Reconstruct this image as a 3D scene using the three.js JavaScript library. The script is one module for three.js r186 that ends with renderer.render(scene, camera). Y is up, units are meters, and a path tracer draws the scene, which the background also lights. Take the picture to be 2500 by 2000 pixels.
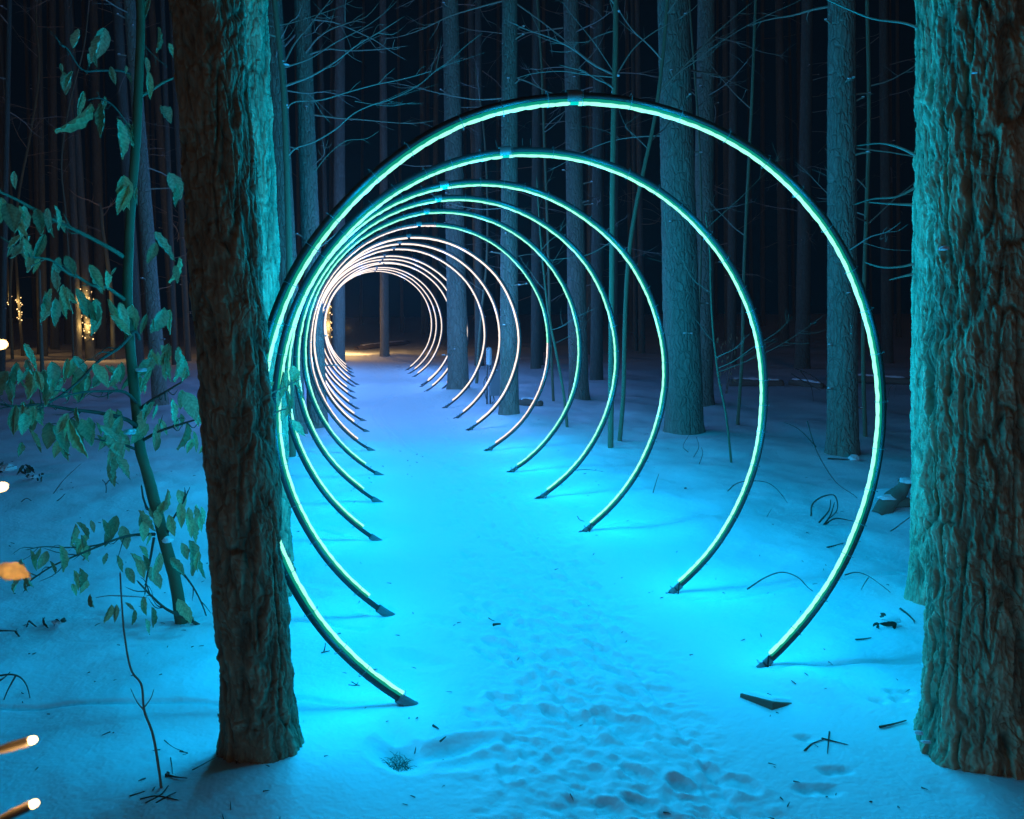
import * as THREE from 'three';
import { mergeGeometries } from 'three/addons/utils/BufferGeometryUtils.js';

// ------------------------------------------------------------------ camera
const W = 2500, HH = 2000, EYE = 1.667, FPX = 2050.2;
const scene = new THREE.Scene();
const camera = new THREE.PerspectiveCamera(2 * Math.atan(1000 / FPX) * 180 / Math.PI, 1.25, 0.05, 400);
const PITCH = Math.atan(0.1239), YAW = Math.atan(0.2036 * Math.cos(PITCH));
camera.rotation.order = 'YXZ';
camera.rotation.set(-PITCH, -YAW, 0);
camera.position.set(0, EYE, 0);
camera.focus = 5.5; camera.userData.fStop = 11;

// ------------------------------------------------------------------ night sky, faint warm light from behind the camera, exposure
const SKY_W = 64, SKY_H = 32, skyData = new Float32Array(SKY_W * SKY_H * 4);
for (let j = 0; j < SKY_H; j++) for (let i = 0; i < SKY_W; i++) {
  const k = (j * SKY_W + i) * 4, e = Math.max(0, (j + .5) / SKY_H * 2 - 1), g = 1 - .5 * e;
  skyData[k] = .0006 * g; skyData[k + 1] = .0018 * g; skyData[k + 2] = .0034 * g; skyData[k + 3] = 1;
}
const sky = new THREE.DataTexture(skyData, SKY_W, SKY_H, THREE.RGBAFormat, THREE.FloatType);
sky.mapping = THREE.EquirectangularReflectionMapping; sky.magFilter = THREE.LinearFilter; sky.needsUpdate = true;
scene.background = sky; scene.environment = sky; scene.environmentIntensity = 1;
const warmFill = new THREE.DirectionalLight(new THREE.Color().setRGB(1, .50, .30), .068);  // warm fill added behind the camera for the trunk fronts, source unseen
warmFill.position.set(-5, 3.6, 16); warmFill.target.position.set(1, 0, -6); warmFill.castShadow = true; warmFill.shadow.radius = 24;
warmFill.shadow.mapSize.set(2048, 2048);
Object.assign(warmFill.shadow.camera, { left: -30, right: 30, top: 25, bottom: -10, near: 1, far: 90 });
scene.add(warmFill, warmFill.target);
const renderer = new THREE.WebGLRenderer({ antialias: true });
renderer.toneMapping = THREE.LinearToneMapping; renderer.toneMappingExposure = 1;
renderer.shadowMap.enabled = true; renderer.shadowMap.type = THREE.PCFSoftShadowMap;
renderer.setSize(1024, 819);
const FOG = .0011; if (FOG) scene.fog = new THREE.FogExp2(new THREE.Color().setRGB(.8, .9, 1), FOG);

const NEAR_LAMP = [.0, .475, 1.0, 7.6], FAR_LAMP = [.085, .33, 1.0, 5.6];   // colour, candela of a whole hoop

// ------------------------------------------------------------------ helpers
const V = (x, y, z) => new THREE.Vector3(x, y, z);
let seed = 20240117;
const rnd = () => { seed = (seed + 0x6D2B79F5) | 0; let t = Math.imul(seed ^ (seed >>> 15), 1 | seed); t = (t + Math.imul(t ^ (t >>> 7), 61 | t)) ^ t; return ((t ^ (t >>> 14)) >>> 0) / 4294967296; };
const rr = (a, b) => a + (b - a) * rnd();
const clamp = (x, a = 0, b = 1) => Math.min(b, Math.max(a, x));
const sstep = (a, b, x) => { const t = clamp((x - a) / (b - a)); return t * t * (3 - 2 * t); };
const lerp = (a, b, t) => a + (b - a) * t;
const hash = (x, y, z = 0) => { let h = Math.imul(x | 0, 374761393) + Math.imul(y | 0, 668265263) + Math.imul(z | 0, 1274126177) | 0; h = Math.imul(h ^ (h >>> 13), 1103515245); h = Math.imul(h ^ (h >>> 16), 2246822519); return ((h ^ (h >>> 15)) >>> 0) / 4294967296; };
function noise(x, y, z = 0) {
  const X = Math.floor(x), Y = Math.floor(y), Z = Math.floor(z); let u = x - X, v = y - Y, w = z - Z;
  u = u * u * (3 - 2 * u); v = v * v * (3 - 2 * v); w = w * w * (3 - 2 * w);
  const a = lerp(lerp(hash(X, Y, Z), hash(X + 1, Y, Z), u), lerp(hash(X, Y + 1, Z), hash(X + 1, Y + 1, Z), u), v);
  if (w === 0) return a * 2 - 1;
  const b = lerp(lerp(hash(X, Y, Z + 1), hash(X + 1, Y, Z + 1), u), lerp(hash(X, Y + 1, Z + 1), hash(X + 1, Y + 1, Z + 1), u), v);
  return lerp(a, b, w) * 2 - 1;
}
const fbm = (x, y, n = 4, z = 0) => { let s = 0, a = .5; for (let i = 0; i < n; i++) { s += a * noise(x, y, z); x = x * 2.03 + 17.1; y = y * 2.03 + 9.7; a *= .5; } return s; };
const wrap = (i, n) => ((i % n) + n) % n;
// distances to the two nearest cell points, cells repeat every n across (and every m down when m > 0)
function cells(x, y, n, m, s) {
  const X = Math.floor(x), Y = Math.floor(y); let a = 9, b = 9, id = 0;
  for (let j = -1; j <= 1; j++) for (let i = -1; i <= 1; i++) {
    const cx = wrap(X + i, n), cy = m ? wrap(Y + j, m) : Y + j;
    const dx = X + i + .12 + .76 * hash(cx, cy, s) - x, dy = Y + j + .05 + .9 * hash(cx, cy, s + 7) - y, d = Math.sqrt(dx * dx + dy * dy);
    if (d < a) { b = a; a = d; id = hash(cx, cy, s + 3); } else if (d < b) b = d;
  }
  return [a, b, id];
}

// pixel of the 2500 x 2000 view -> a point in the world
const cF = V(0, 0, -1).applyEuler(camera.rotation), cR = V(1, 0, 0).applyEuler(camera.rotation), cU = V(0, 1, 0).applyEuler(camera.rotation);
const ray = (px, py) => cF.clone().addScaledVector(cR, (px - 1250) / FPX).addScaledVector(cU, (1000 - py) / FPX);
const at = (px, py, d) => { const r = ray(px, py); return V(0, EYE, 0).addScaledVector(r, d / -r.z); };       // d metres down the path
const onGround = (px, py) => { const r = ray(px, py); return V(0, EYE, 0).addScaledVector(r, EYE / -r.y); };
const perPixel = p => p.clone().sub(V(0, EYE, 0)).dot(cF) / FPX;

const names = {};
function numbered(n) { const k = names[n] = (names[n] ?? -1) + 1; return k ? `${n}_${String(k).padStart(3, '0')}` : n; }
function tag(o, label, category, group, kind) {
  o.name = numbered(o.name); o.userData = {};
  if (label) o.userData.label = label; if (category) o.userData.category = category;
  if (group) o.userData.group = group; if (kind) o.userData.kind = kind;
  scene.add(o); return o;
}
function thing(name, p, label, category, group) { const g = new THREE.Group(); g.name = name; g.position.copy(p); return tag(g, label, category, group); }
function part(name, geo, mat, parent, kind) {
  const m = new THREE.Mesh(geo, mat); m.name = name; m.castShadow = m.receiveShadow = true; if (kind) m.userData.kind = kind;
  if (parent) parent.add(m); return m;
}
function gridGeo(cols, rows, fn, closed, tinted) {      // fn(i, j) -> [x, y, z, u, v]
  const C4 = tinted ? new Float32Array((cols + 1) * (rows + 1) * 3) : null, nv = (cols + 1) * (rows + 1), P = new Float32Array(nv * 3), U = new Float32Array(nv * 2), I = new Uint32Array(cols * rows * 6);
  let k = 0;
  for (let j = 0; j <= rows; j++) for (let i = 0; i <= cols; i++, k++) { const q = fn(i, j); P[k * 3] = q[0]; P[k * 3 + 1] = q[1]; P[k * 3 + 2] = q[2]; U[k * 2] = q[3]; U[k * 2 + 1] = q[4]; if (C4) { C4[k * 3] = q[5][0]; C4[k * 3 + 1] = q[5][1]; C4[k * 3 + 2] = q[5][2]; } }
  k = 0;
  for (let j = 0; j < rows; j++) for (let i = 0; i < cols; i++) { const a = j * (cols + 1) + i, b = a + cols + 1; I[k++] = a; I[k++] = a + 1; I[k++] = b; I[k++] = b; I[k++] = a + 1; I[k++] = b + 1; }
  const g = new THREE.BufferGeometry();
  g.setAttribute('position', new THREE.BufferAttribute(P, 3)); g.setAttribute('uv', new THREE.BufferAttribute(U, 2)); g.setIndex(new THREE.BufferAttribute(I, 1)); if (C4) g.setAttribute('color', new THREE.BufferAttribute(C4, 3));
  g.computeVertexNormals();
  if (closed) { const n = g.attributes.normal; for (let j = 0; j <= rows; j++) { const a = j * (cols + 1), b = a + cols; const v = V(n.getX(a) + n.getX(b), n.getY(a) + n.getY(b), n.getZ(a) + n.getZ(b)).normalize(); n.setXYZ(a, v.x, v.y, v.z); n.setXYZ(b, v.x, v.y, v.z); } }
  return g;
}
// a tapered, slightly crooked tube through points; ends closed to a point
function limb(pts, r0, r1, radial = 6, segs = 0, wob = 0, uvs = 1) {
  const c = new THREE.CatmullRomCurve3(pts), n = segs || Math.max(4, pts.length * 4), fr = c.computeFrenetFrames(n, false), len = c.getLength(), s = rnd() * 99;
  return gridGeo(radial, n, (i, j) => {
    const t = j / n, p = c.getPoint(t), a = -i / radial * Math.PI * 2; let r = lerp(r0, r1, Math.pow(t, .8)); if (j === n) r *= .1;
    r *= 1 + wob * noise(t * len * 14, s, (i % radial) * .7);
    const N = fr.normals[j], B = fr.binormals[j], x = Math.cos(a) * r, y = Math.sin(a) * r;
    return [p.x + N.x * x + B.x * y, p.y + N.y * x + B.y * y, p.z + N.z * x + B.z * y, i / radial, t * len * uvs];
  }, true);
}
const tri = g => { g = g.index ? g : g; return g; };
const merge = a => mergeGeometries(a.map(tri));
const mat = (rgb, o = {}) => new THREE.MeshStandardMaterial({ color: new THREE.Color().setRGB(...rgb), roughness: .9, metalness: 0, ...o });
const glow = (rgb, o = {}) => new THREE.MeshStandardMaterial({ color: 0x020202, roughness: .5, emissive: new THREE.Color().setRGB(...rgb), emissiveIntensity: 1, ...o });
function tex(w, h, fn, srgb) {
  const d = new Uint8Array(w * h * 4);
  for (let j = 0; j < h; j++) for (let i = 0; i < w; i++) { const c = fn(i, j), k = (j * w + i) * 4; d[k] = c[0]; d[k + 1] = c[1]; d[k + 2] = c[2]; d[k + 3] = 255; }
  const t = new THREE.DataTexture(d, w, h); t.wrapS = t.wrapT = THREE.RepeatWrapping; t.magFilter = THREE.LinearFilter; t.minFilter = THREE.LinearMipmapLinearFilter; t.generateMipmaps = true; t.needsUpdate = true;
  if (srgb) t.colorSpace = THREE.SRGBColorSpace; return t;
}
const toS = x => 255 * (x <= .0031308 ? 12.92 * x : 1.055 * Math.pow(clamp(x), 1 / 2.4) - .055);

// ------------------------------------------------------------------ bark
function pnoise(u, v, nu, nv, s) { // periodic value noise, u and v in cells
  const X = Math.floor(u), Y = Math.floor(v); let a = u - X, b = v - Y; a = a * a * (3 - 2 * a); b = b * b * (3 - 2 * b);
  const h = (i, j) => hash(wrap(X + i, nu), wrap(Y + j, nv), s);
  return lerp(lerp(h(0, 0), h(1, 0), a), lerp(h(0, 1), h(1, 1), a), b) * 2 - 1;
}
const BT = 512, barkH = new Float32Array(BT * BT * 2), barkId = new Float32Array(BT * BT * 2);
for (let j = 0; j < BT * 2; j++) for (let i = 0; i < BT; i++) {
  const u = i / BT, v = j / (BT * 2);
  const wu = .35 * pnoise(u * 6, v * 10, 6, 10, 1) + .18 * pnoise(u * 16, v * 26, 16, 26, 2), wv = .5 * pnoise(u * 8, v * 8, 8, 8, 4);
  const [a, b, id] = cells(u * 9 + wu, v * 7 + wv, 9, 7, 11), [a2, b2, id2] = cells(u * 22 + wu * 2, v * 22 + wv * 2, 22, 22, 31);
  const fine = pnoise(u * 64, v * 40, 64, 40, 9) * .5 + pnoise(u * 128, v * 100, 128, 100, 10) * .5;
  barkH[j * BT + i] = clamp(.62 * sstep(.02, .30, b - a) + .2 * sstep(.02, .25, b2 - a2) + .06 * id + .09 * fine + .05);
  barkId[j * BT + i] = .5 * id + .5 * id2 + .25 * fine;
}
const barkMap = tex(BT, BT * 2, (i, j) => { const k = j * BT + i, q = clamp(.5 + .55 * (barkId[k] - .5)), h = barkH[k]; return [toS(lerp(.34, .55, q) - .06 * (1 - h)), toS(lerp(.30, .50, q) - .06 * (1 - h)), toS(lerp(.17, .29, q) - .04 * (1 - h))]; }, true);
const barkBump = tex(BT, BT * 2, (i, j) => { const h = 255 * barkH[j * BT + i]; return [h, h, h]; });
const M = {
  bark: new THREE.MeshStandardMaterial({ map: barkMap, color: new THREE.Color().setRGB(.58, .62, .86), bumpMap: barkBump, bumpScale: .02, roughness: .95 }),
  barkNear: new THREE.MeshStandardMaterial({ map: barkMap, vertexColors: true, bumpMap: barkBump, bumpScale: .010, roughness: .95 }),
  barkFarDimmed: new THREE.MeshStandardMaterial({ map: barkMap, color: new THREE.Color().setRGB(.30, .36, .48), bumpMap: barkBump, bumpScale: .01, roughness: .95 }),  // bark colour darkened to stand in for weak light far back
  barkFine: new THREE.MeshStandardMaterial({ map: barkMap, bumpMap: barkBump, bumpScale: .006, roughness: .95 }),
  smoothBark: mat([.17, .19, .115], { bumpMap: barkBump, bumpScale: .002, roughness: .8 }),
  twig: mat([.30, .24, .18]), paleTwig: mat([.30, .27, .22]), darkTwig: mat([.10, .07, .05]),
  snow: mat([.84, .86, .88], { roughness: .75 }),
  pipe: mat([.05, .05, .048], { roughness: .6 }), coupling: mat([.20, .20, .19], { roughness: .5 }), sleeve: mat([.17, .20, .20], { roughness: .55 }),
  tie: mat([.16, .17, .17], { roughness: .5 }), tape: mat([.02, .02, .02], { roughness: .35 }),
  log: mat([.20, .15, .11]), white: mat([.72, .72, .72], { roughness: .45 }), boxGrey: mat([.27, .29, .29], { roughness: .5, metalness: .1 }), steel: mat([.12, .12, .12], { roughness: .5, metalness: .5 }),
  cable: mat([.02, .03, .02], { roughness: .6 }),
};

// ------------------------------------------------------------------ snow ground
const pathPx = [[1560, 2250], [1490, 1960], [1420, 1720], [1320, 1440], [1230, 1250], [1150, 1110], [1060, 1010], [1000, 950], [950, 905]].map(p => onGround(...p));
const pathX = z => { let i = 0; while (i < pathPx.length - 2 && pathPx[i + 1].z > z) i++; const a = pathPx[i], b = pathPx[i + 1]; return lerp(a.x, b.x, clamp((z - a.z) / (b.z - a.z), -.5, 1)); };
const dents = new Map(), CELL = .25;
function dent(x, z, ang, len, wid, dep, rim = .25, sharp = 0) {
  const o = { x, z, c: Math.cos(ang), s: Math.sin(ang), len, wid, dep, rim, sharp }, R = Math.max(len, wid) * 1.9;
  for (let a = Math.floor((x - R) / CELL); a <= Math.floor((x + R) / CELL); a++) for (let b = Math.floor((z - R) / CELL); b <= Math.floor((z + R) / CELL); b++) { const k = a * 10007 + b; if (!dents.has(k)) dents.set(k, []); dents.get(k).push(o); }
}
{ // boot prints trodden along the path, thinner further off
  for (let d = 1.6; d < 15; d += d < 5.5 ? .042 : d < 8 ? .11 : .22) {
    const z = -d, w = d < 4.6 ? .40 : .5;
    for (let k = 0; k < (d < 5 ? 2 : 1); k++) {
      const off = (rnd() + rnd() - 1) * w * 1.25, keep = d < 4.4 ? 1 : .8;
      if (rnd() > keep) continue;
      dent(pathX(z) + off, z + rr(-.04, .04), Math.PI / 2 + rr(-.5, .5) - .25, rr(.05, .11), rr(.028, .045), rr(.005, .019) * (d < 5 ? 1 : .8), rr(.25, .55), 1);
    }
  }
  // single prints beside the path, a drift hollow, a melted hole
  for (const [px, py, l, w, dp] of [[920, 1490, .13, .07, .02], [1010, 1610, .15, .08, .018], [1055, 1618, .1, .06, .014], [785, 1430, .13, .06, .014], [760, 1455, .12, .06, .014], [1400, 1340, .1, .05, .018], [1420, 1235, .1, .05, .02], [1150, 1410, .14, .07, .015], [1090, 1520, .14, .07, .014], [1310, 1230, .13, .05, .014], [1270, 1160, .13, .05, .012]]) { const p = onGround(px, py); dent(p.x, p.z, rr(.2, 1), l, w, dp, .3); }
  // hare tracks on the right
  for (const [px, py, l] of [[2180, 1692, .05], [2212, 1694, .05], [2145, 1715, .055], [2195, 1712, .055], [2025, 1885, .06], [2056, 1884, .055], [1970, 1930, .07], [2020, 1932, .075], [1962, 1803, .05]]) { const p = onGround(px, py); dent(p.x, p.z, .25, l * .62, l * .5, .02, .2); }
  { const p = onGround(972, 1842); dent(p.x, p.z, 1.1, .13, .085, .06, .25); const q = onGround(965, 1800); dent(q.x, q.z, 1.4, .15, .06, .03, .1); }
  { const p = onGround(1100, 1822); dent(p.x, p.z, -.38, .19, .055, .045, .35); const q = onGround(1140, 1850); dent(q.x, q.z, -.3, .14, .06, .02, .3); }
}
// long grooves: buried cables and ski tracks
const grooves = [];
function groove(px, w, dep) { const p = new THREE.CatmullRomCurve3(px.map(q => onGround(...q))).getPoints(px.length * 8); grooves.push({ p, w, dep, box: [Math.min(...p.map(q => q.x)) - .1, Math.max(...p.map(q => q.x)) + .1, Math.min(...p.map(q => q.z)) - .1, Math.max(...p.map(q => q.z)) + .1] }); }
groove([[-200, 1738], [150, 1735], [300, 1742], [430, 1735], [560, 1735], [735, 1714], [850, 1720], [935, 1712]], .016, .017);
groove([[1890, 1652], [1960, 1632], [2060, 1620], [2250, 1616]], .016, .016);
groove([[1640, 1466], [1780, 1462], [1880, 1450], [1960, 1440], [2050, 1430], [2200, 1418]], .016, .014);
groove([[1440, 1286], [1540, 1276], [1640, 1284], [1760, 1268], [1960, 1262]], .018, .014);
groove([[705, 1516], [790, 1520], [880, 1538], [930, 1530]], .016, .012);
groove([[705, 1292], [790, 1300], [870, 1322], [940, 1318]], .018, .012);
groove([[1840, 2020], [1700, 1830], [1560, 1640], [1430, 1450], [1300, 1290], [1210, 1190]], .012, .012);
groove([[1800, 2020], [1665, 1840], [1535, 1660], [1400, 1460], [1270, 1300]], .010, .009);
groove([[970, 960], [910, 990], [922, 1030], [960, 1070], [1020, 1110], [1100, 1140]], .03, .02);
groove([[990, 960], [930, 992], [940, 1030], [985, 1075], [1040, 1110], [1130, 1150]], .03, .02);
const mounds = [];
function mound(x, z, r, h) { mounds.push([x, z, r, h]); }
{ const e = onGround(1905, 1670); mound(e.x + .04, e.z - .05, .17, .036); const f2 = onGround(2010, 1690); mound(f2.x, f2.z - .05, .14, .02); }
{ const p = onGround(950, 878), q = onGround(880, 890), c = onGround(2180, 1230); mound(p.x, p.z - .6, 1.0, .16); mound(q.x, q.z, 1.4, .07); mound(c.x, c.z, .28, .09); const J = at(1118, 948, 14.9), I2 = at(1243, 1015, 11.9); mound(J.x, J.z, .9, .2); mound(I2.x, I2.z, .6, .09); const a = onGround(640, 1900); mound(a.x, a.z, .28, .035); const b = onGround(540, 1960); mound(b.x, b.z, .3, .05); }
function groundY(x, z, fine = true) {
  const d = -z, px = pathX(z), off = x - px, away = sstep(.5, 1.4, Math.abs(off));
  let y = away * (.045 * fbm(x * .9, z * .9, 3) + .024 * noise(x * 2.3 + 5, z * 1.4) + .008 * noise(x * 5.1, z * 4.3 + 9)) + .018 * away + .10 * sstep(4, 14, Math.abs(x - 1)) * fbm(x * .25 + 3, z * .25, 3);
  y += .35 * sstep(24, 60, d) + .25 * sstep(6, 25, x) ;
  for (const [mx, mz, r, h] of mounds) { const q = ((x - mx) ** 2 + (z - mz) ** 2) / (r * r); if (q < 6) y += h * Math.exp(-q); }
  if (!fine) return y;
  const trod = (1 - sstep(.35, .62, Math.abs(off + .08 * noise(z * 3, 4)))) * sstep(1.2, 1.5, d);
  if (trod > 0) y -= trod * .018, y += trod * (.014 * fbm(x * 12, z * 12, 3) + .011 * (Math.abs(noise(x * 24 + 3, z * 20)) - .3) + .007 * fbm(x * 46, z * 36, 2)) * (d < 5.5 ? 1 : .9);
  else y += (.0012 * noise(x * 22, z * 22) + .003 * noise(x * 10.5, z * 8.5)) * away;
  const l = dents.get(Math.floor(x / CELL) * 10007 + Math.floor(z / CELL));
  if (l) { let dn = 0, up = 0; for (const o of l) { const dx = x - o.x, dz = z - o.z, a = (dx * o.c + dz * o.s) / o.len, b = (-dx * o.s + dz * o.c) / o.wid, q = a * a + b * b + (o.sharp ? .3 * noise(x * 30, z * 30) : 0); if (q < 3.4) { const f = o.sharp ? 1 - sstep(.55, 1.15, q) : Math.exp(-q * 1.3); dn = Math.max(dn, o.dep * f); up = Math.max(up, o.dep * o.rim * Math.exp(-((Math.sqrt(Math.max(0, q)) - 1.25) ** 2) * 14)); } } y += up * (dn > 0 ? 1 - clamp(dn / .01) : 1) - dn; }
  for (const g of grooves) if (x > g.box[0] && x < g.box[1] && z > g.box[2] && z < g.box[3]) { let m = 9; for (let i = 0; i < g.p.length - 1; i++) { const a = g.p[i], b = g.p[i + 1], ex = b.x - a.x, ez = b.z - a.z, t = clamp(((x - a.x) * ex + (z - a.z) * ez) / (ex * ex + ez * ez)); m = Math.min(m, Math.hypot(x - a.x - ex * t, z - a.z - ez * t)); } y -= g.dep * Math.exp(-((m / g.w) ** 2)); }
  return y;
}
const sit = (p, dy = 0) => { p.y = groundY(p.x, p.z, false) + dy; return p; };

// ------------------------------------------------------------------ trees
// trunk along a lean, fully modelled bark when bark > 0 (metres of relief)
function trunkGeo(lean, h, r, cols, rows, relief, s, o = {}) {
  const rep = Math.max(1, Math.round(2 * Math.PI * r / .55)), fullH = o.fullH || h;
  return gridGeo(cols, rows, (i, j) => {
    const f = j / rows, y = -.25 + (h + .25) * (o.pow ? Math.pow(f, o.pow) : f), u = (i % cols) / cols, a = -u * Math.PI * 2;
    let R = r * (1 - .35 * clamp(y / Math.max(fullH, 8))) + r * (o.flare ?? .14) * Math.exp(-Math.max(0, y) / (o.flareH ?? .14)) * (1 + .35 * Math.sin(a * 3 + s) + .2 * Math.sin(a * 5 + s * 2));
    R *= 1 + .035 * noise(Math.cos(a) * 1.2 + s, y * 1.4, Math.sin(a) * 1.2 + 5) + .02 * noise(Math.cos(a) * 3 + s, y * 5, Math.sin(a) * 3);
    let col = [1, 1, 1];
    if (relief) {
      const X = Math.cos(a) * r, Z = Math.sin(a) * r, T = (f, g, k) => noise(X * f + k, y * g + k * 1.7 + s, Z * f - k);
      const w1 = .35 * T(22, 9, 3), w2 = .5 * T(50, 26, 5);
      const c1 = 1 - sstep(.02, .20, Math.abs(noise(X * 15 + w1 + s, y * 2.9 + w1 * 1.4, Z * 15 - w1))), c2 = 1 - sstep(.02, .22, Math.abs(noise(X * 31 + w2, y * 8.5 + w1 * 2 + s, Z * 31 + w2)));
      const st = T(26, 11, 9) * 1.1 + w1, terr = (Math.floor(st * 3.2) + sstep(.72, 1, st * 3.2 - Math.floor(st * 3.2))) / 3.2;
      const streak = .55 * T(85, 14, 11) + .45 * T(150, 30, 13), grain = .6 * T(170, 90, 15) + .4 * T(300, 200, 17), grey = .5 + .5 * T(4, 2.2, 21);
      R += relief * (-.85 * c1 - .38 * c2 * (1 - c1) + .55 * terr + .42 * streak + .26 * grain);
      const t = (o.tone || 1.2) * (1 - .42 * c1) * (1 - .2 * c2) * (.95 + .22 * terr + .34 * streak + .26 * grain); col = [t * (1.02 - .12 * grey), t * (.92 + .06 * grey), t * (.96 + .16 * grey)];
    }
    for (const k of o.knots || []) { const da = Math.atan2(Math.sin(a - k[0]), Math.cos(a - k[0])) * r, dy = y - k[1], q = (da * da + dy * dy) / (k[2] * k[2]); if (q < 5) R += k[3] * (Math.exp(-q) - 1.5 * Math.exp(-q * 7)); }
    const bx = (o.bow || 0) * Math.sin(clamp(y / 3) * Math.PI);
    return [lean.x * y + bx + Math.cos(a) * R, y, lean.z * y + Math.sin(a) * R, u * rep, y / 1.1, col];
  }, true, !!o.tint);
}
// a dead branch with side twigs, from a to a heading; returned as one geometry
function branchGeo(a, dir, len, r, droop, twigs) {
  const pts = [a.clone()], d = dir.clone().normalize(); let p = a.clone();
  const n = 5; for (let i = 0; i < n; i++) { d.add(V(rr(-.22, .22), rr(-.2, .2) + droop / n, rr(-.22, .22))).normalize(); p = p.clone().addScaledVector(d, len / n); pts.push(p); }
  const g = [limb(pts, r, r * .25, 5, 12)], c = new THREE.CatmullRomCurve3(pts);
  for (let k = 0; k < twigs; k++) { const t = rr(.2, .92), q = c.getPoint(t), e = c.getTangent(t).add(V(rr(-.9, .9), rr(-.7, .7), rr(-.9, .9))).normalize(), L = len * rr(.15, .42) * (1.1 - t * .6); const m = q.clone().addScaledVector(e, L * .5).add(V(rr(-.1, .1) * L, rr(-.16, .1) * L, rr(-.1, .1) * L)); g.push(limb([q, m, q.clone().addScaledVector(e, L).add(V(rr(-.14, .14) * L, rr(-.2, .14) * L, 0))], r * .45 * (1 - t * .4), r * .14, 4, 6)); }
  return merge(g);
}
const clumpGeos = [0, 1, 2].map(k => { const g = new THREE.IcosahedronGeometry(1, 2), p = g.attributes.position; for (let i = 0; i < p.count; i++) { const v = V(p.getX(i), p.getY(i), p.getZ(i)), f = 1 + .3 * noise(v.x * 1.7 + k * 9, v.y * 1.7, v.z * 1.7); p.setXYZ(i, v.x * f, v.y * f * (v.y < 0 ? .35 : .7), v.z * f); } g.computeVertexNormals(); return g; });
function clump(parent, p, s) { const m = part('snow_clump', clumpGeos[Math.floor(rnd() * 3)], M.snow, parent); m.position.copy(p); m.scale.set(s * rr(.8, 1.7), s * rr(.6, 1), s * rr(.7, 1.2)); m.rotation.y = rr(0, 6); return m; }
// x at the top edge and base of the picture, base row, width there (pixels of the 2500 view)
function tree(xt, xb, yb, w, label, o = {}) {
  const b = o.d ? at(xb, yb, o.d) : onGround(xb, yb); b.y = groundY(b.x, b.z, false);
  const d = -b.z, top = at(xt, 0, d), h0 = top.y - b.y, lean = V((top.x - b.x) / h0, 0, o.leanZ || 0), r = w * perPixel(b) / 2, h = Math.max(h0 + 1.2, 1.667 + d * .42);
  const g = thing(o.name || 'pine_tree', b, label, 'tree', o.group || 'tall pine trunks of the snowy wood');
  const cols = o.cols || (d < 18 ? 40 : 16), rows = o.rows || (d < 18 ? 120 : 30);
  part('trunk', trunkGeo(lean, h, r, cols, rows, o.relief || 0, rnd() * 50, o), o.mat || (d < 18 ? M.bark : M.barkFarDimmed), g);
  const nb = Math.round((o.branches ?? 7) * (d < 26 ? 1.1 : 1));
  for (let k = 0; k < nb; k++) {
    const y = rr(o.lo ?? 2, h * .97), a = rr(0, 6.28), q = V(lean.x * y + Math.cos(a) * r * .8, y, Math.sin(a) * r * .8);
    part('branch', branchGeo(q, V(Math.cos(a), rr(-.35, .3), Math.sin(a)), rr(.7, 2.2) * (o.blen || 1), rr(.008, .016), rr(-.5, .35), 5), rnd() < .5 ? M.paleTwig : M.twig, g);
  }
  const ns = o.stubs ?? 6;
  for (let k = 0; k < ns; k++) {
    const y = rr(.4, h * .9), a = rr(0, 3.14), q = V(lean.x * y + Math.cos(a) * r * .85, y, Math.sin(a) * r * .85), L = rr(.05, .22), e = q.clone().add(V(Math.cos(a) * L, rr(-.02, .03), Math.sin(a) * L));
    part('branch_stub', limb([q, q.clone().lerp(e, .5).add(V(0, .01, 0)), e], .013, .008, 5, 4), M.twig, g);
    clump(g, q.clone().lerp(e, .75).add(V(0, .014, 0)), rr(.012, .022));
  }
  g.userData.foot = undefined; delete g.userData.foot;
  return { g, b, d, r, lean, h };
}
const K = 2500 / 2156;      // notes were taken on a 2156-pixel-wide copy
const D = (xt, xb, yb, w, label, o) => tree(xt * K, xb * K, yb * K, w * K, label, o);
// the four near trunks with modelled bark
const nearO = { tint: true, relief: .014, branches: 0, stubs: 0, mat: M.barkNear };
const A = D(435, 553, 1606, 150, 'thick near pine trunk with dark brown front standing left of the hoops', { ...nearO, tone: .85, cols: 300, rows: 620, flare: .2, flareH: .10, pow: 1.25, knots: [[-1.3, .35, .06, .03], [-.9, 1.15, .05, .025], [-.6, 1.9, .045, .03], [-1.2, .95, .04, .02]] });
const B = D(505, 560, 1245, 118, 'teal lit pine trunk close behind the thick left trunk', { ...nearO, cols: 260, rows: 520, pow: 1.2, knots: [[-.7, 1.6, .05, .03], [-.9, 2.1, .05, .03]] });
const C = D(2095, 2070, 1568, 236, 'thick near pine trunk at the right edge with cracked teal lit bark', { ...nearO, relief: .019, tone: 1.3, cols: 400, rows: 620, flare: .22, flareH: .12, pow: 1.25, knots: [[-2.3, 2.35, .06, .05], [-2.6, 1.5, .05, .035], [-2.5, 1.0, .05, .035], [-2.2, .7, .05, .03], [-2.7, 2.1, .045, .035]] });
const Dk = D(1985, 1972, 1279, 108, 'pine trunk half hidden behind the thick trunk at the right edge', { ...nearO, cols: 260, rows: 520, pow: 1.2 });
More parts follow.
